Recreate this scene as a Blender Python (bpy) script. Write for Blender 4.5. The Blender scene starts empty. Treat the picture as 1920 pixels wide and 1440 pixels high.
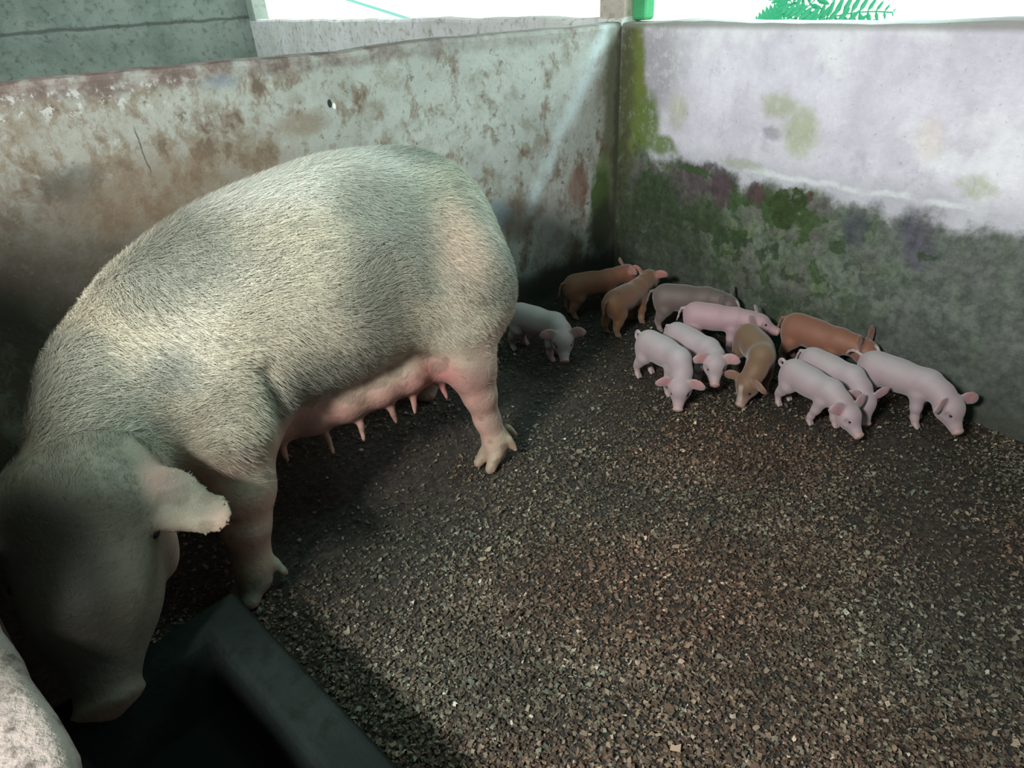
import bpy, math, random
import numpy as np
from mathutils import Matrix, Vector

SC = bpy.context.scene
COL = SC.collection

# ---------------------------------------------------------------- camera
CAM_F, CAM_PITCH, CAM_ROLL, CAM_YAW = 1217.3, 0.5467, -0.0609, 0.9740
CAM_LOC = Vector((2.352, -2.295, 1.349))
fw = Vector((-math.sin(CAM_YAW)*math.cos(CAM_PITCH), math.cos(CAM_YAW)*math.cos(CAM_PITCH), -math.sin(CAM_PITCH)))
rt = Vector((math.cos(CAM_YAW), math.sin(CAM_YAW), 0))
up = rt.cross(fw)
r2 = rt*math.cos(CAM_ROLL) + up*math.sin(CAM_ROLL)
u2 = -rt*math.sin(CAM_ROLL) + up*math.cos(CAM_ROLL)
cd = bpy.data.cameras.new('camera')
cam = bpy.data.objects.new('camera', cd)
COL.objects.link(cam)
m3 = Matrix((r2, u2, -fw)).transposed()
cam.matrix_world = Matrix.Translation(CAM_LOC) @ m3.to_4x4()
cd.sensor_fit = 'HORIZONTAL'
cd.sensor_width = 36
cd.lens = CAM_F/1920*36
cd.clip_start = .02
SC.camera = cam

# ---------------------------------------------------------------- daylight and exposure
SC.view_settings.view_transform = 'Standard'
SC.view_settings.look = 'None'
SC.view_settings.exposure = 0.0
SC.view_settings.gamma = 1
SC.view_settings.use_curve_mapping = False
w = bpy.data.worlds.new('overcast')
SC.world = w
w.use_nodes = True
bg = w.node_tree.nodes['Background']
bg.inputs[0].default_value = (.88, 1.0, .97, 1)
bg.inputs[1].default_value = 1.5

def area(name, loc, target, sx, sy, power, color):
    l = bpy.data.lights.new(name, 'AREA')
    l.shape = 'RECTANGLE'; l.size = sx; l.size_y = sy
    l.energy = power; l.color = color
    o = bpy.data.objects.new(name, l)
    COL.objects.link(o)
    o.location = loc
    d = Vector(target) - Vector(loc)
    o.rotation_euler = d.to_track_quat('-Z', 'Y').to_euler()
    return o

# area lamps standing in for daylight from the front and a teal roof sheet
area('daylight_front_opening', (2.05, -3.9, 2.3), (.9, -1.2, .4), .46, .38, 150, (.95, .98, .95))
area('back_opening_rump_lamp', (.75, .40, 1.62), (.6, -1.5, .95), .9, .3, 14, (.72, 1.0, .97))  # added above the back wall to brighten the sow's rump
area('daylight_roof_sheet', (1.15, -1.25, 2.1), (.75, -1.9, .6), .6, .6, 9, (.42, 1.0, .84))

# ---------------------------------------------------------------- node helpers
def newmat(name):
    m = bpy.data.materials.new(name)
    m.use_nodes = True
    return m, m.node_tree, m.node_tree.nodes['Principled BSDF']

class G:
    """small helper for node graphs"""
    def __init__(s, nt, coord='Object'):
        s.nt = nt
        s.tc = nt.nodes.new('ShaderNodeTexCoord')
        s.P = s.tc.outputs[coord]
    def link(s, a, b): s.nt.links.new(a, b)
    def setin(s, sock, v):
        if hasattr(v, 'is_linked') or isinstance(v, bpy.types.NodeSocket): s.link(v, sock)
        else: sock.default_value = v
    def noise(s, scale, detail=4, rough=.55, P=None, dist=0., out='Fac'):
        n = s.nt.nodes.new('ShaderNodeTexNoise')
        n.inputs['Scale'].default_value = scale
        n.inputs['Detail'].default_value = detail
        n.inputs['Roughness'].default_value = rough
        n.inputs['Distortion'].default_value = dist
        s.link(P or s.P, n.inputs['Vector'])
        return n.outputs[out]
    def voronoi(s, scale, P=None, out='Distance', feat='F1'):
        n = s.nt.nodes.new('ShaderNodeTexVoronoi')
        n.feature = feat
        n.inputs['Scale'].default_value = scale
        s.link(P or s.P, n.inputs['Vector'])
        return n.outputs[out]
    def math(s, op, a, b=0., clamp=False):
        n = s.nt.nodes.new('ShaderNodeMath'); n.operation = op; n.use_clamp = clamp
        s.setin(n.inputs[0], a); s.setin(n.inputs[1], b)
        return n.outputs[0]
    def ramp(s, f, a, b, lo=0., hi=1., smooth=True):
        n = s.nt.nodes.new('ShaderNodeMapRange')
        n.interpolation_type = 'SMOOTHSTEP' if smooth else 'LINEAR'
        s.setin(n.inputs['Value'], f)
        n.inputs['From Min'].default_value = a; n.inputs['From Max'].default_value = b
        n.inputs['To Min'].default_value = lo; n.inputs['To Max'].default_value = hi
        return n.outputs[0]
    def mix(s, f, a, b, mode='MIX'):
        n = s.nt.nodes.new('ShaderNodeMix'); n.data_type = 'RGBA'; n.blend_type = mode
        s.setin(n.inputs['Factor'], f)
        for i, v in ((6, a), (7, b)):
            if isinstance(v, tuple): n.inputs[i].default_value = (*v[:3], 1)
            else: s.link(v, n.inputs[i])
        return n.outputs[2]
    def vmath(s, op, a, b=None):
        n = s.nt.nodes.new('ShaderNodeVectorMath'); n.operation = op
        for i, v in ((0, a), (1, b)):
            if v is None: continue
            if isinstance(v, tuple): n.inputs[i].default_value = v
            else: s.link(v, n.inputs[i])
        return n.outputs['Value'] if op == 'LENGTH' else n.outputs[0]
    def xyz(s, P=None):
        n = s.nt.nodes.new('ShaderNodeSeparateXYZ'); s.link(P or s.P, n.inputs[0])
        return n.outputs
    def warp(s, scale, amt, P=None):
        n = s.nt.nodes.new('ShaderNodeTexNoise'); n.inputs['Scale'].default_value = scale
        n.inputs['Detail'].default_value = 5
        s.link(P or s.P, n.inputs['Vector'])
        c = s.vmath('SUBTRACT', n.outputs['Color'], (.5, .5, .5))
        c = s.vmath('MULTIPLY', c, (amt, amt, amt))
        return s.vmath('ADD', P or s.P, c)
    def blob(s, P, c, r, soft=.5):
        """1 inside an ellipsoid at c with radii r, falling to 0"""
        v = s.vmath('SUBTRACT', P, tuple(c))
        v = s.vmath('MULTIPLY', v, tuple(1/q for q in r))
        return s.ramp(s.vmath('LENGTH', v), 1+soft*.5, 1-soft*.5)
    def bump(s, h, strength, dist=.01):
        n = s.nt.nodes.new('ShaderNodeBump')
        n.inputs['Strength'].default_value = strength
        n.inputs['Distance'].default_value = dist
        s.link(h, n.inputs['Height'])
        return n.outputs[0]
    def attr(s, name):
        n = s.nt.nodes.new('ShaderNodeAttribute'); n.attribute_name = name
        return n.outputs

def simple(name, color, rough=.8):
    m, nt, b = newmat(name)
    b.inputs['Base Color'].default_value = (*color, 1)
    b.inputs['Roughness'].default_value = rough
    return m

# ---------------------------------------------------------------- materials of the pen
def mat_back_wall():
    m, nt, b = newmat('whitewashed_mossy_plaster')
    g = G(nt)
    x, y, z = g.xyz()
    Pw = g.warp(5, .16)
    Pf = g.warp(60, .022, P=g.warp(16, .07))
    n1 = g.noise(3.2, 6, .6)
    n2 = g.noise(14, 6, .65)
    n3 = g.noise(60, 4, .6)
    # whitewash
    white = g.mix(g.ramp(n1, .35, .7), (.88, .83, .94), (.68, .63, .73))
    white = g.mix(g.ramp(g.noise(7, 7, .7), .54, .72, 0, .55), white, (.45, .44, .49))
    white = g.mix(g.ramp(g.noise(2.1, 6, .62, P=Pw), .50, .62, 0, .85), white, (.95, .93, .99))
    white = g.mix(g.ramp(z, .78, .68, 0, .55), white, (.42, .42, .46))
    # weathered lower half
    low = g.mix(g.ramp(n2, .38, .62), (.10, .125, .085), (.17, .195, .150))
    low = g.mix(g.ramp(g.noise(4.5, 4, .6), .46, .6, 0, .8), low, (.145, .135, .125))
    gm = g.noise(6.5, 7, .62, P=Pw)
    right = g.ramp(x, .9, 2.0, 1, .35)
    green = g.math('MULTIPLY', g.ramp(gm, .52, .56, 0, 1), right)
    low = g.mix(green, low, (.055, .095, .032))
    flakes = g.voronoi(17, P=Pf, out='Distance')
    fl = g.math('MULTIPLY', g.ramp(g.noise(9, 5, .6, P=Pf), .53, .545), g.ramp(z, .5, .42))
    low = g.mix(g.math('MULTIPLY', fl, .8), low, (.03, .055, .02))
    gf = g.ramp(g.noise(12, 3, .5, P=Pw), .58, .6)
    low = g.mix(g.math('MULTIPLY', gf, .6), low, (.17, .22, .12))
    low = g.mix(g.ramp(x, 1.0, 1.5, 0, .55), low, (.155, .165, .165))
    # boundary between them
    zb = g.math('ADD', z, g.math('MULTIPLY', g.math('SUBTRACT', g.noise(5, 7, .65), .5), .38))
    zb = g.math('ADD', zb, g.ramp(x, 0, .32, -.12, 0))
    f = g.ramp(zb, .60, .68)
    c = g.mix(f, low, white)
    # pale salt ridge at the boundary
    xr = g.math('MULTIPLY', x, .012)
    rz = g.math('ABSOLUTE', g.math('SUBTRACT', g.math('ADD', z, g.math('MULTIPLY', g.math('SUBTRACT', g.noise(4, 6, .6), .5), .09)), .69))
    rg = g.math('MULTIPLY', g.ramp(rz, .016, .002), g.math('MULTIPLY', g.ramp(x, .68, .8), g.ramp(x, 1.62, 1.5)))
    rg = g.math('MULTIPLY', rg, g.ramp(n2, .35, .55, .2, .9))
    c = g.mix(rg, c, (.80, .80, .84))
    # named stains, moss patches and broad dark areas
    brk = g.ramp(g.noise(21, 8, .72, P=Pf), .34, .52, .55, 1.)
    def put(cen, r, col, amt, soft=.6, P=None):
        nonlocal c
        c = g.mix(g.math('MULTIPLY', g.math('MULTIPLY', g.blob(P or Pf, (cen[0], 0, cen[1]), (r[0], .5, r[1]), soft), amt), brk), c, col)
    put((.20, 1.02), (.16, .22), (.30, .27, .30), .75, 1.2)      # greyish bleed beside the corner
    put((.055, .95), (.075, .34), (.115, .13, .03), .95, .8, Pw)
    put((.09, .98), (.055, .30), (.15, .18, .035), .95, .8, Pw)
    put((.17, .80), (.09, .12), (.12, .17, .03), .95, .8, Pw)
    put((.27, .71), (.09, .05), (.13, .19, .04), .9, .8, Pw)
    put((.03, .6), (.055, .8), (.07, .075, .035), .85, .9, Pw)
    put((.36, .86), (.05, .07), (.36, .38, .12), .4, .9)
    put((.83, .93), (.07, .04), (.38, .42, .18), .6, 1, Pf)
    put((.94, .85), (.07, .08), (.40, .44, .20), .65, 1, Pf)
    put((.82, .83), (.035, .025), (.22, .22, .22), .55, 1)
    put((.70, .70), (.10, .02), (.30, .34, .14), .4, 1)
    put((1.55, .76), (.06, .03), (.42, .46, .28), .6, 1)
    put((1.38, .88), (.04, .06), (.70, .52, .40), .35, 1.2)
    put((.55, .62), (.14, .06), (.09, .07, .075), .95, .5)
    put((.43, .56), (.10, .10), (.11, .085, .09), .8, .8)
    put((.62, .57), (.05, .07), (.10, .06, .075), .9, .5)
    put((.79, .60), (.045, .04), (.10, .055, .06), .9, .4)
    put((1.02, .63), (.02, .02), (.10, .06, .05), .9, .4)
    put((.95, .60), (.075, .05), (.035, .062, .014), 1, .25)
    put((.93, .53), (.045, .05), (.035, .062, .014), 1, .25)
    put((.89, .57), (.05, .02), (.035, .062, .014), 1, .25)
    put((.48, .64), (.09, .02), (.04, .08, .02), .9, .4)
    put((.26, .50), (.13, .09), (.035, .07, .02), .95, .5)
    put((.55, .46), (.12, .06), (.045, .075, .025), .8, .5)
    put((1.21, .55), (.045, .07), (.07, .075, .10), .75, .9)
    put((1.40, .60), (.045, .06), (.09, .08, .12), .7, .9)
    put((1.44, .53), (.05, .06), (.10, .09, .13), .7, .9)
    put((1.16, .47), (.03, .02), (.04, .07, .03), .9, .4)
    put((1.47, .51), (.03, .012), (.04, .07, .03), .9, .4)
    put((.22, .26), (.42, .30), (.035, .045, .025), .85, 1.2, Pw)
    put((1.0, .12), (1.3, .16), (.05, .055, .045), .6, 1.0, Pw)  # broad darkening along the lower wall
    c = g.mix(g.math('SUBTRACT', 1.0, g.math('MULTIPLY', f, .82)), c, g.mix(1., c, g.mix(g.ramp(g.noise(27, 8, .72), .36, .62), (.60, .60, .58), (1.05, 1.05, 1.05)), 'MULTIPLY'))
    # wall foot darkens towards the floor
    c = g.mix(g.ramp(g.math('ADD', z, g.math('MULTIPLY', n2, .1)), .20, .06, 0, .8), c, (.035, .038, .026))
    c = g.mix(g.ramp(z, 1.165, 1.19, 0, .75), c, (.25, .25, .21))
    c = g.mix(g.ramp(n3, .62, .72, 0, .35), c, (.12, .11, .11))
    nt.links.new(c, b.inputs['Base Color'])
    b.inputs['Roughness'].default_value = .82
    h = g.math('ADD', g.math('MULTIPLY', n2, .6), g.math('MULTIPLY', n3, .25))
    nt.links.new(g.bump(h, .6, .012), b.inputs['Normal'])
    return m

def mat_left_wall():
    m, nt, b = newmat('dung_smeared_plaster')
    g = G(nt)
    x, y, z = g.xyz()
    Pw = g.warp(6, .15); Pf = g.warp(22, .05)
    n1 = g.noise(2.5, 5, .6); n2 = g.noise(11, 6, .65); n3 = g.noise(50, 4, .65)
    c = g.mix(g.ramp(n1, .35, .65), (.46, .465, .435), (.36, .365, .34))
    c = g.mix(g.ramp(n2, .45, .7, 0, .5), c, (.27, .26, .22))
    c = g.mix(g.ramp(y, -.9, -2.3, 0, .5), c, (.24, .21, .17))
    # stretched smears of dung
    mp = nt.nodes.new('ShaderNodeMapping'); nt.links.new(Pf, mp.inputs[0])
    mp.inputs['Rotation'].default_value = (math.radians(18), 0, 0)
    mp.inputs['Scale'].default_value = (1, 1.3, .85)
    sm = g.noise(8.5, 8, .68, P=mp.outputs[0])
    leftness = g.ramp(y, -.7, -2.4, 0, 1)
    thr = g.math('ADD', sm, g.math('MULTIPLY', leftness, .10))
    thr = g.math('ADD', thr, g.ramp(z, .95, .45, 0, .07))
    msk = g.noise(3.1, 3, .5, P=g.warp(2, .3))
    thr = g.math('ADD', thr, g.math('MULTIPLY', g.math('SUBTRACT', msk, .5), .22))
    s = g.ramp(thr, .53, .63)
    c = g.mix(g.math('MULTIPLY', s, .72), c, (.19, .135, .09))
    c = g.mix(g.ramp(thr, .62, .70, 0, .75), c, (.10, .06, .04))
    c = g.mix(g.ramp(g.noise(5.5, 8, .72, P=Pw), .50, .64, 0, .55), c, (.20, .16, .11))
    c = g.mix(g.ramp(g.noise(19, 7, .7), .60, .66, 0, .8), c, (.11, .09, .065))
    fine = g.noise(30, 8, .75, P=mp.outputs[0])
    c = g.mix(g.ramp(fine, .56, .68, 0, .5), c, (.17, .13, .09))
    c = g.mix(g.ramp(g.noise(9, 7, .7), .60, .68, 0, .45), c, (.56, .58, .55))
    mp2 = nt.nodes.new('ShaderNodeMapping'); nt.links.new(Pf, mp2.inputs[0])
    mp2.inputs['Rotation'].default_value = (math.radians(-25), 0, 0)
    mp2.inputs['Scale'].default_value = (1, 2.6, .8)
    sk = g.noise(16, 6, .7, P=mp2.outputs[0])
    c = g.mix(g.ramp(sk, .64, .70, 0, .65), c, (.12, .085, .06))
    # brown band under the cap, stronger to the left
    tb = g.math('ADD', z, g.math('MULTIPLY', g.math('SUBTRACT', g.noise(7, 6, .7), .5), .10))
    bandc = g.mix(g.ramp(g.noise(13, 7, .7), .42, .6), (.13, .085, .075), (.27, .22, .20))
    bandc = g.mix(g.ramp(g.noise(5, 6, .7), .5, .62, 0, .8), bandc, (.34, .35, .32))
    band = g.math('MULTIPLY', g.ramp(tb, 1.13, 1.165), g.ramp(y, -.5, -1.5, .35, .9))
    c = g.mix(band, c, bandc)
    chip = g.math('MULTIPLY', g.ramp(g.noise(26, 6, .7), .54, .58), g.ramp(y, -1.7, -2.0, 0, .8))
    chip = g.math('MULTIPLY', chip, g.math('MULTIPLY', g.ramp(z, 1.08, 1.12), g.ramp(z, 1.18, 1.16)))
    c = g.mix(chip, c, (.50, .49, .47))
    def put(cen, r, col, amt, soft=.6, P=None):
        nonlocal c
        c = g.mix(g.math('MULTIPLY', g.blob(P or Pf, (0, cen[0], cen[1]), (.5, r[0], r[1]), soft), amt), c, col)
    put((-2.05, .60), (.7, .24), (.07, .052, .035), .72, 1.3, Pw)
    put((-2.45, .72), (.35, .22), (.055, .045, .033), .7, 1.2, Pw)
    put((-2.22, .92), (.08, .05), (.05, .055, .05), .7, 1.0)
    put((-1.9, .85), (.35, .12), (.20, .13, .08), .55, 1.2, Pw)
    put((-1.73, 1.14), (.05, .02), (.22, .26, .31), .5, 1)
    put((-1.39, 1.04), (.008, .014), (.02, .02, .02), 1, .3, g.P)
    put((-1.375, 1.03), (.006, .01), (.85, .82, .78), 1, .3, g.P)
    put((-1.5, .99), (.08, .04), (.20, .13, .08), .6, .9)
    # pale run of limewash coming down from the top by the corner
    zz = g.math('MULTIPLY', g.math('SUBTRACT', 1.13, z), -.66)
    d = g.math('ABSOLUTE', g.math('SUBTRACT', g.math('ADD', y, .12), zz))
    d = g.math('ADD', d, g.math('MULTIPLY', g.math('SUBTRACT', g.noise(6, 6, .65), .5), .14))
    run = g.math('MULTIPLY', g.ramp(d, .085, .0), g.math('MULTIPLY', g.ramp(z, .34, .50), g.ramp(g.noise(5, 6, .7), .3, .6, .25, 1)))
    c = g.mix(g.math('MULTIPLY', run, .8), c, (.62, .70, .72))
    put((-.25, .53), (.07, .09), (.20, .10, .07), .75, .8)
    put((-.42, .36), (.10, .16), (.36, .30, .30), .6, 1.2)
    put((-.62, .46), (.08, .10), (.16, .10, .075), .7, .9)
    put((-.72, .50), (.08, .05), (.20, .25, .30), .6, 1)
    put((-.045, .72), (.055, .50), (.10, .10, .05), .85, .9)
    put((-.0, .6), (.03, .9), (.06, .06, .035), .85, .9)
    put((-.10, .60), (.05, .06), (.17, .22, .09), .6, .9)
    put((-.11, .44), (.06, .16), (.06, .10, .02), .95, .6)
    put((-.09, .30), (.09, .14), (.03, .035, .02), .95, .8)
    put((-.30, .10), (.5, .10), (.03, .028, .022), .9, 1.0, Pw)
    # crack
    d = g.math('ADD', g.math('ADD', y, 2.01), g.math('MULTIPLY', g.math('SUBTRACT', g.noise(9, 3, .6), .5), .04))
    cr = g.math('MULTIPLY', g.ramp(g.math('ABSOLUTE', d), .003, .0008), g.math('MULTIPLY', g.ramp(z, .90, .93), g.ramp(z, 1.06, 1.03)))
    c = g.mix(g.math('MULTIPLY', cr, .8), c, (.06, .05, .045))
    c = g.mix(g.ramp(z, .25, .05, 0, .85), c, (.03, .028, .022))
    c = g.mix(g.ramp(n3, .60, .70, 0, .4), c, (.17, .14, .11))
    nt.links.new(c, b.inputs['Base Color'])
    b.inputs['Roughness'].default_value = .75
    h = g.math('ADD', g.math('MULTIPLY', n2, .5), g.math('MULTIPLY', n3, .3))
    nt.links.new(g.bump(h, .6, .010), b.inputs['Normal'])
    return m

def mat_concrete(name, a, bcol, dirt, amt=.6, rough=.85, bump=.5, joint=None):
    m, nt, b = newmat(name)
    g = G(nt)
    x, y, z = g.xyz()
    n1 = g.noise(3, 6, .62); n2 = g.noise(18, 6, .7); n3 = g.noise(70, 3, .6)
    c = g.mix(g.ramp(n1, .35, .65), a, bcol)
    c = g.mix(g.ramp(n2, .5, .68, 0, amt), c, dirt)
    c = g.mix(g.ramp(n3, .6, .7, 0, amt*.5), c, dirt)
    if joint:
        d = g.math('ABSOLUTE', g.math('SUBTRACT', g.math('ADD', z, g.math('MULTIPLY', g.math('SUBTRACT', g.noise(5, 5, .6), .5), .05)), joint))
        c = g.mix(g.ramp(d, .022, .006, 0, .7), c, (.06, .07, .06))
    nt.links.new(c, b.inputs['Base Color'])
    b.inputs['Roughness'].default_value = rough
    h = g.math('ADD', g.math('MULTIPLY', n2, .6), g.math('MULTIPLY', n3, .4))
    nt.links.new(g.bump(h, bump, .01), b.inputs['Normal'])
    return m

def mat_floor():
    m, nt, b = newmat('trodden_litter_floor')
    g = G(nt)
    x, y, z = g.xyz()
    n1 = g.noise(2.2, 5, .6); n2 = g.noise(38, 6, .7); v = g.voronoi(95, P=g.warp(30, .03), out='Color')
    c = g.mix(g.ramp(n2, .38, .66), (.014, .011, .009), (.050, .035, .026))
    vb = g.nt.nodes.new('ShaderNodeSeparateColor'); g.link(v, vb.inputs[0])
    c = g.mix(g.ramp(vb.outputs[0], .62, .95, 0, .5), c, (.09, .066, .048))
    c = g.mix(g.ramp(n1, .52, .66, 0, .75), c, (.020, .019, .015))
    nt.links.new(c, b.inputs['Base Color'])
    nt.links.new(g.ramp(n1, .4, .65, .8, .5), b.inputs['Roughness'])
    h = g.math('ADD', n2, g.math('MULTIPLY', vb.outputs[1], .4))
    nt.links.new(g.bump(h, .9, .012), b.inputs['Normal'])
    return m

# ---------------------------------------------------------------- mesh helpers
def link_mesh(name, verts, faces, mat, parent=None, smooth=True):
    me = bpy.data.meshes.new(name)
    me.from_pydata([tuple(v) for v in verts], [], [tuple(f) for f in faces])
    me.update()
    if smooth:
        me.polygons.foreach_set('use_smooth', np.ones(len(me.polygons), bool))
    if mat: me.materials.append(mat)
    o = bpy.data.objects.new(name, me)
    COL.objects.link(o)
    if parent: o.parent = parent
    return o

def box_data(x0, x1, y0, y1, z0, z1, off=0):
    v = [(x, y, z) for z in (z0, z1) for y in (y0, y1) for x in (x0, x1)]
    f = [(0, 2, 3, 1), (4, 5, 7, 6), (0, 1, 5, 4), (2, 6, 7, 3), (0, 4, 6, 2), (1, 3, 7, 5)]
    return v, [tuple(i+off for i in q) for q in f]

def box(name, x0, x1, y0, y1, z0, z1, mat, parent=None, bev=.006):
    v, f = box_data(x0, x1, y0, y1, z0, z1)
    o = link_mesh(name, v, f, mat, parent, smooth=False)
    if bev:
        b = o.modifiers.new('bevel', 'BEVEL'); b.width = bev; b.segments = 2
    return o

def struct(o):
    o['kind'] = 'structure'
    return o

def fbm1(x, seed, octs=5, base=1.0):
    rs = np.random.RandomState(seed)
    r = np.zeros_like(x)
    for k in range(octs):
        r += np.sin(x*base*2**k*(1+rs.rand()*.4)+rs.rand()*7)*.5**k
    return r

def wall_mesh(name, along, a0, a1, other0, other1, z1, mat, uneven=.004, seed=1):
    """plastered wall with a slightly uneven, rounded top; 'along' is x or y"""
    n = max(8, int(abs(a1-a0)/.05))
    a = np.linspace(a0, a1, n+1)
    top = z1 + uneven*fbm1(a, seed, 6, 5)
    r = .012
    t = [(other0, 0), (other0, z1-r*1.5), (other0+(other1-other0)*.06, z1-r*.35), (other0+(other1-other0)*.2, z1),
         (other1-(other1-other0)*.2, z1), (other1-(other1-other0)*.06, z1-r*.35), (other1, z1-r*1.5), (other1, 0)]
    V, F = [], []
    for i, ai in enumerate(a):
        for o_, z_ in t:
            zz = z_ + (top[i]-z1 if z_ > .5 else 0)
            V.append((ai, o_, zz) if along == 'x' else (o_, ai, zz))
    k = len(t)
    for i in range(n):
        for j in range(k-1):
            F.append((i*k+j, i*k+j+1, (i+1)*k+j+1, (i+1)*k+j))
    F.append(tuple(range(k))); F.append(tuple(n*k+j for j in reversed(range(k))))
    o = link_mesh(name, V, F, mat, smooth=False)
    import bmesh
    bm = bmesh.new(); bm.from_mesh(o.data); bmesh.ops.recalc_face_normals(bm, faces=bm.faces); bm.to_mesh(o.data); bm.free()
    return struct(o)

# ---------------------------------------------------------------- the building
FLOOR = mat_floor()
bed = box('floor', -7, 5, -5, .12, -.12, 0, FLOOR, bev=0); struct(bed)
wall_mesh('wall_back', 'x', 0.0, 4.6, 0, .13, 1.20, mat_back_wall(), seed=3)
far_white = mat_concrete('far_whitewash', (.90, .90, .92), (.74, .75, .72), (.24, .25, .15), .7)
wall_mesh('wall_back_neighbour', 'x', -5.4, 0, .0, .13, 1.215, far_white, seed=8)
wall_mesh('wall_left', 'y', -4.2, 0, -.115, 0, 1.20, mat_left_wall(), seed=5)
far_green = mat_concrete('damp_green_render', (.27, .33, .29), (.18, .235, .20), (.09, .11, .085), .7, joint=1.235)
struct(box('wall_far_left', -5.55, -5.4, -5, .13, 0, 2.5, far_green))
stub = mat_concrete('pale_green_render', (.45, .52, .46), (.36, .45, .38), (.15, .2, .15), .4)
struct(box('wall_far_left_return', -5.4, -5.2, .0, .14, 1.2, 2.5, stub))

# unseen roof over the pens, pitch and edges shaped to steer the light
roofm = simple('dark_roof_sheet', (.10, .10, .09), .9)
rv = [(-2.0, .35, 1.92), (4.6, .35, 1.92), (4.6, -4.5, 2.70), (-2.0, -4.5, 2.70)]
struct(link_mesh('ceiling', rv+[(a, b, c+.03) for a, b, c in rv], [(0, 1, 2, 3), (7, 6, 5, 4), (0, 4, 5, 1), (1, 5, 6, 2), (2, 6, 7, 3), (3, 7, 4, 0)], roofm, smooth=False))
blockm = simple('dark_light_block', (.07, .065, .06), .9)
struct(box('shade_wall_aisle', -5.4, 1.58, -3.10, -3.0, 0, 1.33, blockm, bev=0))  # unseen wall added to throw shade over the sow's head
struct(box('light_block_near', -6, 4.6, -4.5, -4.4, 0, 2.60, blockm, bev=0))  # unseen wall added to keep daylight out behind the camera
struct(box('light_block_right', 4.5, 4.6, -4.4, .0, 0, 2.60, blockm, bev=0))  # unseen side wall added to shut out daylight

# ---------------------------------------------------------------- low trough and front curb, turned 11.5 degrees
TA = math.radians(11.6)
TO = Vector((1.10, -2.26, 0))
tu = Vector((math.cos(TA), math.sin(TA), 0)); tv = Vector((-math.sin(TA), math.cos(TA), 0))
Mt = Matrix.Translation(TO) @ Matrix.Rotation(TA, 4, 'Z')
curbm = mat_concrete('rough_pale_concrete', (.42, .345, .31), (.25, .195, .17), (.08, .06, .05), .9, bump=1.2)
def curb():
    n = 60
    V, F = [], []
    us = np.linspace(-1.15, 1.75, n+1)
    e = fbm1(us, 4, 6, 9)*.006
    t = fbm1(us, 9, 6, 7)*.005
    prof = lambda i: [(-.402, 0), (-.402, .44), (-.360+e[i], .462), (-.366+e[i], .487+t[i]), (-.385+e[i], .50+t[i]), (-.52, .502-t[i]*.5), (-.54, .48), (-.545, 0)]
    for i, u in enumerate(us):
        for q, z in prof(i): V.append((u, q, z))
    k = 8
    for i in range(n):
        for j in range(k-1): F.append((i*k+j, (i+1)*k+j, (i+1)*k+j+1, i*k+j+1))
    F.append(tuple(reversed(range(k)))); F.append(tuple(n*k+j for j in range(k)))
    o = link_mesh('wall_front', V, F, curbm, smooth=True)
    o.matrix_world = Mt
    return struct(o)
curb()

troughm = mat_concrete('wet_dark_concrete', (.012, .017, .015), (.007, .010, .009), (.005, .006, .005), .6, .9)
def trough():
    """open box: a rim loop outside, a rim loop inside, and a sunk dished bottom"""
    L, W, H = 1.5, .398, .20
    rim_s, rim_e = .085, .05
    out0 = [(0, 0), (L, 0), (L, -W), (0, -W)]
    def inset(ds, de, z): return [(de, -ds, z), (L-de, -ds, z), (L-de, -W+.012+(ds-rim_s)*.5, z), (de, -W+.012+(ds-rim_s)*.5, z)]
    V = [(x, y, 0) for x, y in out0] + [(x, y, H-.012) for x, y in out0]
    V += [(.008, -.008, H), (L-.008, -.008, H), (L-.008, -W+.001, H), (.008, -W+.001, H)]
    V += inset(rim_s, rim_e, H)
    V += inset(rim_s+.012, rim_e+.03, H-.02)
    V += inset(rim_s+.04, rim_e+.10, .06)
    F = []
    for a in range(5):
        for i in range(4):
            j = (i+1) % 4
            F.append((a*4+i, a*4+j, (a+1)*4+j, (a+1)*4+i))
    F.append((20, 21, 22, 23)); F.append((3, 2, 1, 0))
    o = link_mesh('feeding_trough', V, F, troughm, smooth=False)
    b = o.modifiers.new('bevel', 'BEVEL'); b.width = .008; b.segments = 2
    o.matrix_world = Mt
    o['label'] = 'dark wet concrete feeding trough under the big sow\'s snout'
    o['category'] = 'trough'
    return o
trough()

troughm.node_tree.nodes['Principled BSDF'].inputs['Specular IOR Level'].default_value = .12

# ---------------------------------------------------------------- post on the corner
postm = mat_concrete('flaking_cream_post', (.66, .60, .52), (.52, .46, .39), (.28, .23, .19), .6)
postg = mat_concrete('green_post_side', (.05, .30, .11), (.08, .42, .18), (.03, .12, .05), .5)
def post():
    root = box('corner_post', -.165, -.005, .02, .13, 1.20, 2.52, postm, bev=.004)
    root['label'] = 'flaking cream post standing on the wall corner with a green side'
    root['category'] = 'post'
    c = box('green_side', -.005, .075, .06, .125, 1.20, 2.52, postg, parent=root, bev=.012)  # bright green strip along one side of the post
    c['label'] = 'bright green side'
post()

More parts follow.
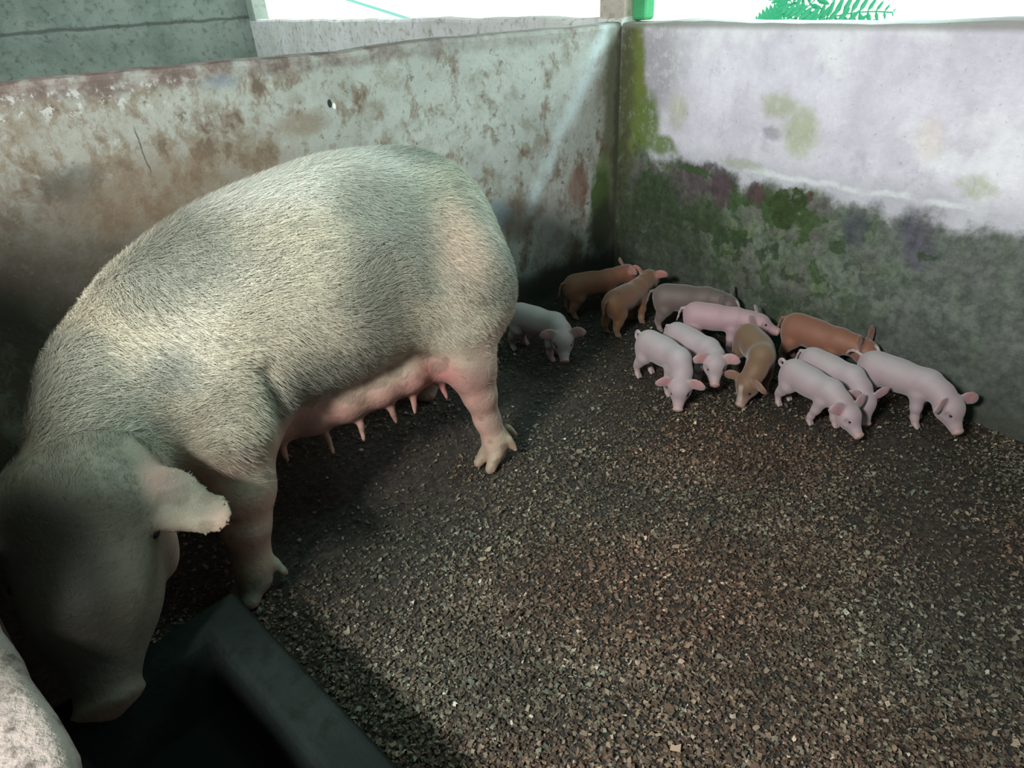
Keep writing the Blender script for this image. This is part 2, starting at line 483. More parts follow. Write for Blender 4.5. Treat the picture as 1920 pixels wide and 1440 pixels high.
# ---------------------------------------------------------------- signed-distance modelling of the animals
class SDF:
    def __init__(s): s.p = []
    def ell(s, c, r, k=.03, rot=None, sub=False):
        s.p.append(('e', np.array(c, float), np.array(r, float), k, None if rot is None else np.array(rot, float), sub)); return s
    def cap(s, a, b, ra, rb, k=.02, sub=False):
        s.p.append(('c', np.array(a, float), np.array(b, float), k, (ra, rb), sub)); return s
    def chain(s, pts, rs, k=.02):
        for i in range(len(pts)-1): s.cap(pts[i], pts[i+1], rs[i], rs[i+1], k)
        return s
    @staticmethod
    def dist(p, X, Y, Z):
        if p[0] == 'e':
            x, y, z = X-p[1][0], Y-p[1][1], Z-p[1][2]
            if p[4] is not None:
                R = p[4]                       # rows are the local axes
                x, y, z = (R[0, 0]*x+R[0, 1]*y+R[0, 2]*z, R[1, 0]*x+R[1, 1]*y+R[1, 2]*z, R[2, 0]*x+R[2, 1]*y+R[2, 2]*z)
            r = p[2]
            k0 = np.sqrt((x/r[0])**2+(y/r[1])**2+(z/r[2])**2)+1e-9
            k1 = np.sqrt((x/r[0]**2)**2+(y/r[1]**2)**2+(z/r[2]**2)**2)+1e-9
            return k0*(k0-1)/k1
        a, b = p[1], p[2]
        d = b-a; L2 = float(d@d)+1e-12
        t = np.clip(((X-a[0])*d[0]+(Y-a[1])*d[1]+(Z-a[2])*d[2])/L2, 0, 1)
        return np.sqrt((X-a[0]-t*d[0])**2+(Y-a[1]-t*d[1])**2+(Z-a[2]-t*d[2])**2)-(p[4][0]+(p[4][1]-p[4][0])*t)
    @staticmethod
    def comb(f, d, k, sub):
        if sub:
            h = np.clip(.5-.5*(f+d)/k, 0, 1)
            return f*(1-h)+(-d)*h+k*h*(1-h)
        h = np.clip(.5+.5*(d-f)/k, 0, 1)
        return d*(1-h)+f*h-k*h*(1-h)
    def bounds(s, p):
        if p[0] == 'e':
            r = p[2].max() if p[4] is not None else p[2]
            return p[1]-r, p[1]+r
        r = max(p[4]); return np.minimum(p[1], p[2])-r, np.maximum(p[1], p[2])+r
    def at(s, P):
        P = np.atleast_2d(P); X, Y, Z = P[:, 0], P[:, 1], P[:, 2]
        f = np.full(len(P), 1.)
        for p in s.p: f = s.comb(f, s.dist(p, X, Y, Z), p[3], p[5])
        return f
    def ray(s, o, d, n=400, far=.5):
        o = np.array(o, float); d = np.array(d, float); d = d/np.linalg.norm(d)
        t = np.linspace(0, far, n)
        f = s.at(o+t[:, None]*d)
        i = int(np.argmax(f > 0))
        return o+t[i]*d, d
    def mesh(s, h, floor=None):
        lo = np.min([s.bounds(p)[0] for p in s.p if not p[5]], 0)-3*h
        hi = np.max([s.bounds(p)[1] for p in s.p if not p[5]], 0)+3*h
        n = np.ceil((hi-lo)/h).astype(int)+1
        ax = [(lo[i]+np.arange(n[i])*h).astype(np.float32) for i in range(3)]
        f = np.full(n, .2, np.float32)
        for p in s.p:
            a, b = s.bounds(p); mg = p[3]*1.2+3*h
            i0 = np.clip(((a-mg-lo)/h).astype(int), 0, n); i1 = np.clip(((b+mg-lo)/h).astype(int)+2, 0, n)
            sl = tuple(slice(i0[k], i1[k]) for k in range(3))
            X, Y, Z = np.meshgrid(*[ax[k][sl[k]] for k in range(3)], indexing='ij', sparse=True)
            f[sl] = s.comb(f[sl], s.dist(p, X, Y, Z), p[3], p[5])
        if floor is not None:
            f = np.maximum(f, floor-ax[2][None, None, :])
        ins = f < 0
        c = np.zeros(np.array(n)-1, np.uint8)
        for i in (0, 1):
            for j in (0, 1):
                for k in (0, 1):
                    c += ins[i:n[0]-1+i, j:n[1]-1+j, k:n[2]-1+k]
        act = np.argwhere((c > 0) & (c < 8))
        idx = np.full(c.shape, -1, np.int64); idx[tuple(act.T)] = np.arange(len(act))
        acc = np.zeros((len(act), 3)); cnt = np.zeros(len(act))
        cor = [np.array((i, j, k)) for i in (0, 1) for j in (0, 1) for k in (0, 1)]
        for A in range(8):
            for B in range(A+1, 8):
                if np.abs(cor[A]-cor[B]).sum() != 1: continue
                fa = f[tuple((act+cor[A]).T)].astype(float); fb = f[tuple((act+cor[B]).T)].astype(float)
                mk = (fa < 0) != (fb < 0)
                t = np.where(mk, fa/np.where(mk, fa-fb, 1), 0)
                acc += np.where(mk[:, None], cor[A]+t[:, None]*(cor[B]-cor[A]), 0); cnt += mk
        V = lo+(act+acc/cnt[:, None])*h
        F = []
        for a in range(3):
            b, d = (a+1) % 3, (a+2) % 3
            s0 = [slice(None)]*3; s1 = [slice(None)]*3; s0[a] = slice(0, -1); s1[a] = slice(1, None)
            e = ins[tuple(s0)] != ins[tuple(s1)]
            E = np.argwhere(e)
            E = E[(E[:, b] > 0) & (E[:, d] > 0) & (E[:, b] < n[b]-1) & (E[:, d] < n[d]-1)]
            first = ins[tuple(E.T)]
            q = []
            for ob, od in ((1, 1), (0, 1), (0, 0), (1, 0)):
                C = E.copy(); C[:, b] -= ob; C[:, d] -= od
                q.append(idx[tuple(C.T)])
            q = np.stack(q, 1)
            q[~first] = q[~first][:, ::-1]
            F.append(q[(q >= 0).all(1)])
        F = np.concatenate(F)
        # light smoothing
        for it in range(3):
            S = np.zeros_like(V); N = np.zeros(len(V))
            for i in range(4):
                a_, b_ = F[:, i], F[:, (i+1) % 4]
                for k in range(3):
                    S[:, k] += np.bincount(a_, V[b_, k], len(V))+np.bincount(b_, V[a_, k], len(V))
                N += np.bincount(a_, minlength=len(V))+np.bincount(b_, minlength=len(V))
            V = V*.5+S/np.maximum(N, 1)[:, None]*.5
        return V, F

def mesh_np(name, V, F, mat, parent=None, col=None, smooth=True):
    me = bpy.data.meshes.new(name)
    F = np.asarray(F, np.int32); k = F.shape[1]
    me.vertices.add(len(V)); me.vertices.foreach_set('co', np.asarray(V, np.float32).ravel())
    me.loops.add(F.size); me.loops.foreach_set('vertex_index', F.ravel())
    me.polygons.add(len(F)); me.polygons.foreach_set('loop_start', np.arange(0, F.size, k, dtype=np.int32))
    me.update(calc_edges=True)
    me.polygons.foreach_set('use_smooth', np.full(len(F), smooth))
    if col is not None:
        a = me.color_attributes.new('Col', 'FLOAT_COLOR', 'POINT')
        a.data.foreach_set('color', np.concatenate([col, np.ones((len(col), 1))], 1).astype(np.float32).ravel())
    if mat: me.materials.append(mat)
    o = bpy.data.objects.new(name, me); COL.objects.link(o)
    if parent: o.parent = parent
    return o

def vnormals(V, F):
    n = np.cross(V[F[:, 2]]-V[F[:, 0]], V[F[:, 3]]-V[F[:, 1]])
    N = np.zeros_like(V)
    for i in range(4):
        for k in range(3): N[:, k] += np.bincount(F[:, i], n[:, k], len(V))
    return N/(np.linalg.norm(N, axis=1)[:, None]+1e-12)

def rot_rows(xdir, zdir):
    x = np.array(xdir, float); x /= np.linalg.norm(x)
    z = np.array(zdir, float); z -= x*(z@x); z /= np.linalg.norm(z)
    return np.stack([x, np.cross(z, x), z])

def sphere_mesh(r, seg=12, ring=8):
    V = [(0, 0, r)]; F = []
    for i in range(1, ring):
        a = math.pi*i/ring
        for j in range(seg):
            b = 2*math.pi*j/seg; V.append((r*math.sin(a)*math.cos(b), r*math.sin(a)*math.sin(b), r*math.cos(a)))
    V.append((0, 0, -r)); last = len(V)-1
    for j in range(seg): F.append((0, 1+j, 1+(j+1) % seg)); F.append((last, last-seg+(j+1) % seg, last-seg+j))
    for i in range(ring-2):
        for j in range(seg):
            a = 1+i*seg; F.append((a+j, a+seg+j, a+seg+(j+1) % seg, a+(j+1) % seg))
    return V, F

def add_eye(parent, loc, r, mat, name='eye'):
    V, F = sphere_mesh(r)
    o = link_mesh(name, V, F, mat, parent); o.location = loc
    return o

def skin_material(name, dirt=0., dirtcol=(.2, .2, .16), bump=.3, bscale=120, sheen=.25, spots=0.):
    m, nt, b = newmat(name)
    g = G(nt)
    c = g.attr('Col')['Color']
    n1 = g.noise(7 if dirt > .3 else 18, 5, .6); n2 = g.noise(40, 4, .6)
    c = g.mix(g.ramp(n1, .38, .66, 0, .16+dirt*.2), c, g.mix(1., c, (.80, .62, .56), 'MULTIPLY'))
    if dirt:
        c = g.mix(g.ramp(g.noise(3.6, 6, .62), .44, .62, 0, dirt), c, g.mix(1., c, dirtcol, 'MULTIPLY'))
        c = g.mix(g.ramp(g.noise(26, 5, .7), .60, .68, 0, dirt*.7), c, g.mix(1., c, (.45, .40, .32), 'MULTIPLY'))
    if spots:
        c = g.mix(g.ramp(g.noise(45, 2, .5), .70, .74, 0, spots), c, (.06, .04, .03))
    nt.links.new(c, b.inputs['Base Color'])
    b.inputs['Roughness'].default_value = .62
    b.inputs['Subsurface Weight'].default_value = .12
    b.inputs['Subsurface Radius'].default_value = (.02, .008, .005)
    b.inputs['Subsurface Scale'].default_value = .3
    b.inputs['Sheen Weight'].default_value = sheen
    b.inputs['Sheen Roughness'].default_value = .5
    h = g.math('ADD', g.noise(bscale, 4, .6), g.math('MULTIPLY', n2, .8))
    nt.links.new(g.bump(h, bump, .004), b.inputs['Normal'])
    return m

EYE = simple('dark_eye', (.012, .010, .010), .15)

# ---------------------------------------------------------------- the sow
def build_sow():
    s = SDF()
    # trunk
    s.ell((.60, -1.43, .650), (.265, .262, .318), .05)
    s.ell((.60, -1.64, .670), (.285, .36, .325), .10)
    s.ell((.61, -1.90, .635), (.280, .35, .315), .10)
    s.ell((.650, -2.14, .570), (.250, .26, .280), .10)
    s.ell((.75, -2.325, .540), (.190, .165, .215), .09)     # neck
    s.ell((.875, -2.40, .515), (.155, .125, .165), .07)
    # head, reaching down into the trough
    s.ell((.985, -2.455, .485), (.120, .145, .135), .06)     # cranium
    s.cap((1.00, -2.46, .465), (1.12, -2.49, .36), .148, .118, .05)
    s.cap((1.11, -2.485, .36), (1.250, -2.525, .240), .104, .056, .05)
    s.ell((1.264, -2.528, .228), (.018, .066, .056), .012, rot=rot_rows((.72, -.03, -.69), (.69, 0, .72)))
    s.ell((1.15, -2.492, .36), (.05, .05, .07), .05)
    s.cap((1.165, -2.49, .285), (1.215, -2.518, .235), .044, .032, .012)
    s.ell((1.02, -2.37, .35), (.07, .05, .09), .05)         # near cheek
    s.ell((1.055, -2.372, .452), (.035, .022, .03), .03)    # brow over the near eye
    s.cap((.97, -2.45, .37), (1.12, -2.485, .285), .085, .055, .05)   # jaw
    # ears: the near one droops towards the pen
    e0, e1, e2, e3 = [np.array(q) for q in ((.965, -2.395, .590), (1.055, -2.335, .520), (1.120, -2.272, .455), (1.168, -2.220, .455))]
    for a, b_, wd, th in ((e0, e1, .060, .018), (e1, e2, .068, .013), (e2, e3, .046, .010)):
        d = b_-a; L = np.linalg.norm(d)
        R = rot_rows(d, (.75, -.05, .62))
        s.ell((a+b_)/2, (L*.72, wd, th), .018, rot=R)
    f0, f1 = np.array((.97, -2.555, .56)), np.array((1.045, -2.60, .535))
    R = rot_rows(f1-f0, (.7, -.1, .6)); s.ell((f0+f1)/2, (.10, .055, .012), .02, rot=R)
    # near hind leg
    s.ell((.775, -1.385, .57), (.14, .175, .19), .08)
    s.chain([(.815, -1.42, .49), (.848, -1.425, .37), (.868, -1.412, .27)], [.112, .076, .052], .04)
    s.chain([(.868, -1.412, .27), (.872, -1.395, .17), (.882, -1.375, .085)], [.052, .040, .041], .025)
    s.cap((.882, -1.375, .085), (.895, -1.39, .045), .043, .038, .02)
    s.cap((.914, -1.398, .05), (.926, -1.432, .016), .024, .019, .003)
    s.cap((.870, -1.405, .05), (.872, -1.442, .016), .024, .019, .003)
    s.cap((.912, -1.345, .09), (.925, -1.330, .050), .016, .012, .010)
    s.cap((.860, -1.31, .09), (.860, -1.285, .05), .016, .013, .008)
    # far hind leg
    s.ell((.44, -1.36, .55), (.13, .17, .19), .07)
    s.chain([(.42, -1.37, .48), (.40, -1.37, .35), (.39, -1.30, .26), (.39, -1.34, .10), (.39, -1.37, .035)], [.11, .078, .050, .042, .045], .03)
    # near fore leg
    s.ell((.83, -2.13, .47), (.11, .14, .17), .07)
    s.chain([(.86, -2.14, .44), (.895, -2.15, .31), (.915, -2.17, .215)], [.105, .078, .062], .04)
    s.chain([(.915, -2.17, .215), (.93, -2.185, .10), (.94, -2.195, .055)], [.062, .046, .048], .02)
    s.cap((.955, -2.20, .05), (.975, -2.225, .018), .027, .025, .006)
    s.cap((.925, -2.21, .05), (.935, -2.245, .018), .027, .025, .006)
    s.cap((.945, -2.14, .08), (.965, -2.125, .045), .016, .013, .008)
    # far fore leg
    s.ell((.50, -2.15, .45), (.11, .13, .16), .07)
    s.chain([(.49, -2.16, .42), (.49, -2.18, .21), (.50, -2.20, .08), (.51, -2.22, .035)], [.095, .06, .046, .046], .03)
    # udder and teats
    ud = [(.73, -2.00, .355, .075), (.745, -1.90, .350, .075), (.755, -1.80, .355, .078), (.76, -1.70, .365, .078), (.755, -1.60, .375, .085), (.74, -1.50, .375, .090)]
    for x, y, z, r in ud:
        s.ell((x, y, z+.004), (r, .082, r*.92), .030)
        s.ell((x-.20, y-.01, z), (r, .068, r*.95), .03)
    s.ell((.65, -1.74, .42), (.14, .38, .10), .05)
    for x, y, z, dx, dy in ((.775, -2.005, .295, .008, .0), (.80, -1.885, .285, .012, .004), (.81, -1.785, .29, .01, -.004), (.81, -1.685, .30, .006, .006),
                            (.80, -1.605, .30, .008, -.004), (.79, -1.50, .30, .010, .010), (.60, -1.85, .285, 0, 0), (.60, -1.70, .285, 0, 0), (.61, -1.55, .29, 0, 0)):
        s.cap((x, y, z+.004), (x+dx, y+dy, z-.045), .0125, .0085, .012)
    # tail
    s.chain([(.55, -1.18, .74), (.53, -1.155, .68), (.52, -1.15, .58), (.53, -1.14, .50)], [.022, .015, .011, .009], .02)
    # folds: behind the shoulder, flank crease, throat and nostrils
    s.cap((.905, -2.02, .60), (.90, -2.01, .42), .002, .004, .05, sub=True)
    s.cap((.925, -1.56, .88), (.93, -1.53, .60), .006, .006, .07, sub=True)
    s.cap((1.268, -2.506, .222), (1.290, -2.506, .200), .012, .011, .006, sub=True)
    s.cap((1.268, -2.550, .222), (1.290, -2.551, .200), .012, .011, .006, sub=True)
    V, F = s.mesh(.0085, floor=.001)
    X, Y, Z = V.T
    N = vnormals(V, F)
    base = np.array((.38, .335, .25)); pink = np.array((.50, .29, .24)); deep = np.array((.42, .17, .15))
    def sm(v, a, b): t = np.clip((v-a)/(b-a), 0, 1); return t*t*(3-2*t)
    col = np.tile(base, (len(V), 1))
    def put(mask, c): 
        nonlocal col
        col = col*(1-mask[:, None])+np.array(c)*mask[:, None]
    d = lambda c, r: np.sqrt((((V-np.array(c))/np.array(r))**2).sum(1))
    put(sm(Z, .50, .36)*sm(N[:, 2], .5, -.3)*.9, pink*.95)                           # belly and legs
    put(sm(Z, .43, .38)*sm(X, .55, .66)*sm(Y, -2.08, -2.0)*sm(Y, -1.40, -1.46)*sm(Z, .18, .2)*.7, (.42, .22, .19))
    put((1-sm(d((.74, -1.50, .36), (.18, .17, .14)), .6, 1.1))*.8, deep)
    put((1-sm(d((.86, -1.36, .36), (.14, .14, .24)), .5, 1.1))*.6, (.50, .32, .26))
    put((1-sm(d((.90, -1.35, .03), (.12, .14, .12)), .5, 1.1))*.6, (.42, .27, .20))
    put((1-sm(d((.86, -1.30, .66), (.10, .06, .22)), .5, 1.1))*.55, (.58, .42, .34))
    put((1-sm(d((1.04, -2.31, .52), (.08, .05, .06)), .4, 1.1))*.8, (.60, .36, .31))  # inside fold of ear
    put((1-sm(d((1.16, -2.23, .44), (.05, .04, .04)), .4, 1.1))*.7, (.54, .36, .28))
    put((1-sm(d((1.235, -2.52, .165), (.07, .09, .05)), .6, 1.1))*.7, (.46, .26, .22))
    # grey mud rubbed into the coat, in patches of their own
    def vn(fr, seed, P=None):
        r_ = np.random.RandomState(seed); P = V if P is None else P; o_ = np.zeros(len(P))
        for k in range(14):
            w_ = r_.randn(3); w_ *= fr*(.6+.9*r_.rand())/np.linalg.norm(w_); o_ += np.sin(P@w_+r_.rand()*6.28)
        return o_/3.2
    n_lo, n_md, n_hi = vn(11, 1), vn(34, 2), vn(110, 3)
    put(np.clip(sm(n_lo+.5*n_md, .0, 1.2), 0, 1)*.72*sm(Z, .35, .5), (.13, .14, .11))
    put(np.clip(sm(-n_lo+.5*n_md, .4, 1.3), 0, 1)*.55*sm(Z, .35, .5), (.42, .37, .275))
    put(np.clip(sm(n_hi+n_md, 1.3, 1.9), 0, 1)*.5, (.10, .085, .06))
    col *= (1+.10*n_md+.06*n_hi)[:, None]
    put((1-sm(d((.84, -1.42, .72), (.10, .12, .22)), .3, 1.2))*.85, (.56, .40, .31))
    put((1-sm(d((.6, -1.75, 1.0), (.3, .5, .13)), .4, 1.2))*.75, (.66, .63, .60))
    for c, r, a in (((.80, -1.64, .86), (.18, .15, .20), .8), ((.84, -1.72, .68), (.14, .12, .18), .7), ((.72, -2.10, .84), (.18, .20, .15), .8),
                    ((.62, -1.42, .96), (.12, .16, .07), .7), ((.86, -2.22, .66), (.10, .08, .08), .85), ((.86, -2.10, .55), (.06, .05, .06), .3),
                    ((1.08, -2.40, .37), (.06, .05, .07), .6), ((.92, -2.16, .20), (.05, .09, .07), .6), ((.95, -2.20, .05), (.09, .09, .06), .7), ((.87, -1.9, .5), (.1, .22, .10), .6)):
        put((1-sm(d(c, r), .35, 1.15))*a, (.12, .13, .11))
    # mud on the face plus its cast shade, painted dark up to the brow
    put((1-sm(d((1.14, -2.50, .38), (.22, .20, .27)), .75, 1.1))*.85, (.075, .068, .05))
    put((1-sm(d((1.14, -2.53, .40), (.22, .115, .26)), .6, 1.15))*.9, (.030, .025, .018))  # shaded face centre painted darkest, lit cheek left lighter
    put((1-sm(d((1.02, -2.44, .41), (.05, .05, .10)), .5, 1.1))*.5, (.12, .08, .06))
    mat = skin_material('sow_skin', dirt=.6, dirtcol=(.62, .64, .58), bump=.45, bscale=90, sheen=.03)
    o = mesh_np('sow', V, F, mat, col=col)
    o['label'] = 'large white mud-stained sow standing with its head down in the trough'
    o['category'] = 'pig'
    # eyes
    p, _ = s.ray((1.0, -2.44, .44), (1.0, .80, .0))
    add_eye(o, tuple(p-np.array((.006, .006, 0))), .014, EYE)
    p, _ = s.ray((1.0, -2.49, .44), (.75, -1.0, -.12))
    add_eye(o, tuple(p-np.array((.004, -.008, 0))), .014, EYE)
    # coat of bristles
    rs = np.random.RandomState(7)
    tri = V[F]
    ar = np.linalg.norm(np.cross(tri[:, 2]-tri[:, 0], tri[:, 3]-tri[:, 1]), axis=1)/2
    cen = tri.mean(1)
    dens = sm(cen[:, 2], .40, .52)*1.0+.12*(cen[:, 2] > .12)
    dens *= 1-.75*(1-sm(d((.0, 0, 0), (1, 1, 1))[F[:, 0]]*0+np.sqrt((((cen-np.array((1.1, -2.5, .35)))/np.array((.22, .2, .25)))**2).sum(1)), .8, 1.3))
    shoulder = 1-sm(np.sqrt((((cen-np.array((.7, -2.0, .8)))/np.array((.6, .6, .5)))**2).sum(1)), .4, 1.4)
    dens *= .65+.7*shoulder
    udz = (cen[:, 1] > -2.08) & (cen[:, 1] < -1.42) & (cen[:, 2] < .47)
    dens[udz] = 0
    earz = (cen[:, 0] > 1.0) & (cen[:, 1] > -2.345) & (cen[:, 2] > .38)
    headz = cen[:, 0] > .98
    dens[earz] *= .35
    dens[cen[:, 2] < .3] *= .4
    dens[cen[:, 0] < .35] *= .2
    pr = ar*dens; pr /= pr.sum()
    M = 80000
    fi = rs.choice(len(F), M, p=pr)
    u, v_ = rs.rand(M, 1), rs.rand(M, 1)
    q = tri[fi]
    P = (q[:, 0]*(1-u)+q[:, 1]*u)*(1-v_)+(q[:, 3]*(1-u)+q[:, 2]*u)*v_
    n = N[F[fi, 0]]
    # coat flows back along the trunk and down the side; on the head it runs up the face
    flow = np.stack([.10+0*P[:, 0], .85+0*P[:, 0], -.55+0*P[:, 0]], 1)
    swirl = vn(26, 9, P)*.35+np.sin(P[:, 1]*9+P[:, 2]*7)*.35+np.sin(P[:, 2]*15-P[:, 1]*5)*.25
    flow[:, 2] += swirl
    hd = headz[fi] & ~earz[fi]
    flow[hd] = np.array((-.45, .10, .75))
    flow += rs.randn(M, 3)*.26
    t = flow-n*(flow*n).sum(1)[:, None]; t /= np.linalg.norm(t, axis=1)[:, None]
    L = (.016+.018*rs.rand(M))*(.8+.45*shoulder[fi])
    L = L*np.where(earz[fi], .38, 1)*np.where(headz[fi], .6, 1)*np.where(P[:, 2] < .32, .45, 1)
    w_ = (.00042+.00028*rs.rand(M))*np.where(L < .012, .6, 1)
    side = np.cross(n, t)
    lift = .18+.16*rs.rand(M)
    p0 = P-n*.001
    p1 = P+t*(L*.55)[:, None]+n*(L*.55*lift)[:, None]
    p2 = P+t*L[:, None]+n*(L*lift*.8)[:, None]
    HV = np.stack([p0-side*w_[:, None], p0+side*w_[:, None], p1+side*(w_*.8)[:, None], p1-side*(w_*.8)[:, None], p2+side*(w_*.25)[:, None], p2-side*(w_*.25)[:, None]], 1).reshape(-1, 3)
    b_ = np.arange(M)[:, None]*6
    HF = np.concatenate([b_+np.array([0, 1, 2, 3]), b_+np.array([3, 2, 4, 5])])
    hc = (np.array((.56, .55, .48))*.24+col[F[fi, 0]]*1.12)*(.65+.5*rs.rand(M, 1))*np.where(headz[fi] & ~earz[fi], .6, 1)[:, None]; hc = np.repeat(hc, 6, 0)  # head bristles darkened along with the painted face shade
    hm, nt, b = newmat('pale_bristle')
    g = G(nt); nt.links.new(g.attr('Col')['Color'], b.inputs['Base Color']); b.inputs['Roughness'].default_value = .5
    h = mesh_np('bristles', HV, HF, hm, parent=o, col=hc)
    h['kind'] = 'stuff'
    return o
build_sow()

# ---------------------------------------------------------------- piglets
SKIN_W = skin_material('piglet_pale_skin', bump=.12, bscale=200, sheen=.35)
SKIN_B = skin_material('piglet_brown_coat', bump=.2, bscale=220, sheen=.3, spots=.0)
PALE = dict(base=(.37, .275, .295), ear=(.42, .20, .20), nose=(.42, .23, .20), top=(.40, .36, .37))
BROWN = dict(base=(.235, .085, .048), ear=(.50, .22, .20), nose=(.32, .15, .12), top=(.21, .085, .045))

def piglet(loc, yaw, label, pal=PALE, scale=1., head_yaw=0., head_drop=0., head_pitch=35., tail='curl', lie=False,
           legs=(0, 0, 0, 0), blaze=None, ear_spread=0., spine_yaw=0., spots=(), group=None, stretch=1., ear_up=.2):
    """local frame: +X forwards, origin on the ground under the trunk; legs = fore left, fore right, hind left, hind right swing"""
    s = SDF()
    R_ = math.radians
    zt = .154 if not lie else .072
    sy = math.sin(R_(spine_yaw)); cy = math.cos(R_(spine_yaw))
    fx = lambda d, z: np.array((.0+d*cy*stretch, d*sy, z))          # forward half bends with spine_yaw
    s.ell((-.100, 0, zt+.003), (.054, .048, .056), .03)
    s.ell((-.045, 0, zt+.001), (.068, .047, .051), .04)
    s.ell(fx(.015, zt-.001), (.070, .046, .051), .055)
    s.ell(fx(.065, zt-.002), (.050, .043, .052), .03)
    sh = fx(.085, zt+.012)
    hy = R_(spine_yaw+head_yaw*.6); hy2 = R_(spine_yaw+head_yaw)
    nk = sh+np.array((math.cos(hy)*.045, math.sin(hy)*.045, -head_drop*.5+.004))
    H = nk+np.array((math.cos(hy2)*.035, math.sin(hy2)*.035, -head_drop*.5))
    s.cap(sh, nk, .043, .038, .025)
    s.cap(nk, H, .038, .038, .02)
    hp = R_(head_pitch)
    D = np.array((math.cos(hy2)*math.cos(hp), math.sin(hy2)*math.cos(hp), -math.sin(hp)))
    U = np.array((math.cos(hy2)*math.sin(hp), math.sin(hy2)*math.sin(hp), math.cos(hp)))
    S = np.cross(U, D)                                             # left side
    s.ell(H+D*.010, (.048, .045, .044), .012, rot=np.stack([D, S, U]))
    s.ell(H+D*.016-U*.016, (.036, .040, .030), .012, rot=np.stack([D, S, U]))
    s.cap(H+D*.025-U*.006, H+D*.084-U*.013, .033, .0185, .014)
    s.cap(H+D*.03-U*.022, H+D*.070-U*.024, .022, .012, .012)
    nz = H+D*.094-U*.012
    s.ell(nz, (.007, .0205, .0175), .004, rot=np.stack([D, S, U]))
    for sg in (1, -1):
        a = H-D*.008+U*.026+S*sg*.030
        dr = S*sg*(.75+ear_spread)+U*ear_up-D*(.35-ear_spread)
        dr /= np.linalg.norm(dr)
        c = a+dr*.026
        s.ell(c, (.033, .026, .0046), .008, rot=rot_rows(dr, U*.8+D*.9))
        s.ell(c+dr*.024-U*.006+D*.004, (.016, .014, .0042), .008, rot=rot_rows(dr-U*.6+D*.2, U*.8+D*.9))
        s.ell(H+D*.038+U*.012+S*sg*.036, (.012, .005, .010), .010, rot=np.stack([D, S, U]), sub=True)
    if not lie:
        for i, (sg, front) in enumerate(((1, 1), (-1, 1), (1, 0), (-1, 0))):
            w_ = legs[i]
            if front:
                o = fx(.068, 0); sd = np.array((-sy, cy, 0))*sg
                P = [o+sd*.026+(0, 0, .120), o+sd*.032+(w_*.4, 0, .078), o+sd*.032+(w_*.8-.003, 0, .040), o+sd*.033+(w_, 0, .018)]
                s.chain(P, [.027, .017, .0120, .0118], .014)
            else:
                o = np.array((-.105, 0, 0)); sd = np.array((0, 1, 0))*sg
                s.ell(o+sd*.026+(0.004, 0, .130), (.040, .026, .048), .02)
                P = [o+sd*.030+(.012, 0, .105), o+sd*.033+(-.006+w_*.4, 0, .072), o+sd*.032+(-.016+w_*.7, 0, .052), o+sd*.033+(-.006+w_, 0, .018)]
                s.chain(P, [.032, .019, .0120, .0118], .014)
            e = P[-1]
            for q in (-1, 1):
                s.cap(e+np.array((.003, q*.0055, 0)), e+np.array((.012, q*.0065, -.012)), .0085, .0068, .003)
    else:
        for sg in (1, -1):
            s.ell((-.09, sg*.04, .045), (.055, .024, .040), .02)
            s.chain([(-.10, sg*.052, .02), (-.04, sg*.062, .012)], [.018, .0115], .012)
            s.chain([fx(.07, .05)+(0, sg*.04, 0), fx(.10, .016)+(0, sg*.05, 0), fx(.15, .012)+(0, sg*.045, 0)], [.024, .014, .011], .012)
    tb = np.array((-.150, 0, zt+.030))
    if tail == 'curl':
        P = [tb+np.array((-.010-.016*(1-math.cos(a))*.0-.016*math.sin(a), .006*math.sin(a*1.3), .004-.016*(1-math.cos(a)))) for a in np.linspace(0, 5.2, 14)]
        P = [tb]+P
    elif tail == 'loop':
        P = [tb]+[tb+np.array((-.012-.017*math.sin(a), .01*a/5, -.014+.017*math.cos(a))) for a in np.linspace(.0, 5., 14)]
    elif tail == 'up':
        P = [tb, tb+(-.018, 0, .006), tb+(-.034, .004, .004), tb+(-.048, .008, -.006), tb+(-.056, .01, -.02)]
        P = [np.array(q) for q in P]
    else:
        P = [np.array(q) for q in (tb, tb+(-.012, 0, -.006), tb+(-.020, .002, -.026), tb+(-.024, .0, -.05), tb+(-.030, .004, -.07))]
    s.chain(P, list(np.linspace(.0062, .0036, len(P))), .006)
    V, F = s.mesh(.0031, floor=.0008/scale)
    N = vnormals(V, F)
    def sm(v, a, b): t = np.clip((v-a)/(b-a), 0, 1); return t*t*(3-2*t)
    col = np.tile(np.array(pal['base'], float), (len(V), 1))
    def put(mask, c):
        nonlocal col
        col = col*(1-mask[:, None])+np.array(c, float)*mask[:, None]
    dist = lambda c, r: np.sqrt((((V-np.array(c))/r)**2).sum(1))
    put(sm(V[:, 2], zt+.015, zt+.06)*.8, pal['top'])
    hx = (V-H)@D; hs = (V-H)@S; hu = (V-H)@U
    for sg in (1, -1):
        put((1-sm(dist(H+U*.03+S*sg*.062-D*.01, .034), .55, 1.05))*.75, pal['ear'])
        put((1-sm(dist(H+D*.04+U*.010+S*sg*.036, .013), .6, 1.1))*.45, np.array(pal['base'])*.55)
    put((1-sm(dist(nz, .028), .5, 1.1))*.85, pal['nose'])
    for sg in (1, -1):
        put((1-sm(dist(nz+D*.006+S*sg*.0075, .0048), .7, 1.15))*.8, np.array(pal['nose'])*.25)
    if pal['base'][0] < .4:
        put(sm(V[:, 2], .075, .03)*.6, np.array(pal['base'])*.6+np.array((.25, .17, .14)))
    else:
        put(sm(V[:, 2], .012, .004)*.7, (.35, .27, .22))
    if blaze is not None:
        put(sm(hu, .0, .012)*(1-sm(np.abs(hs), .006, .012))*sm(hx, .012, .03)*blaze, (.80, .74, .72))
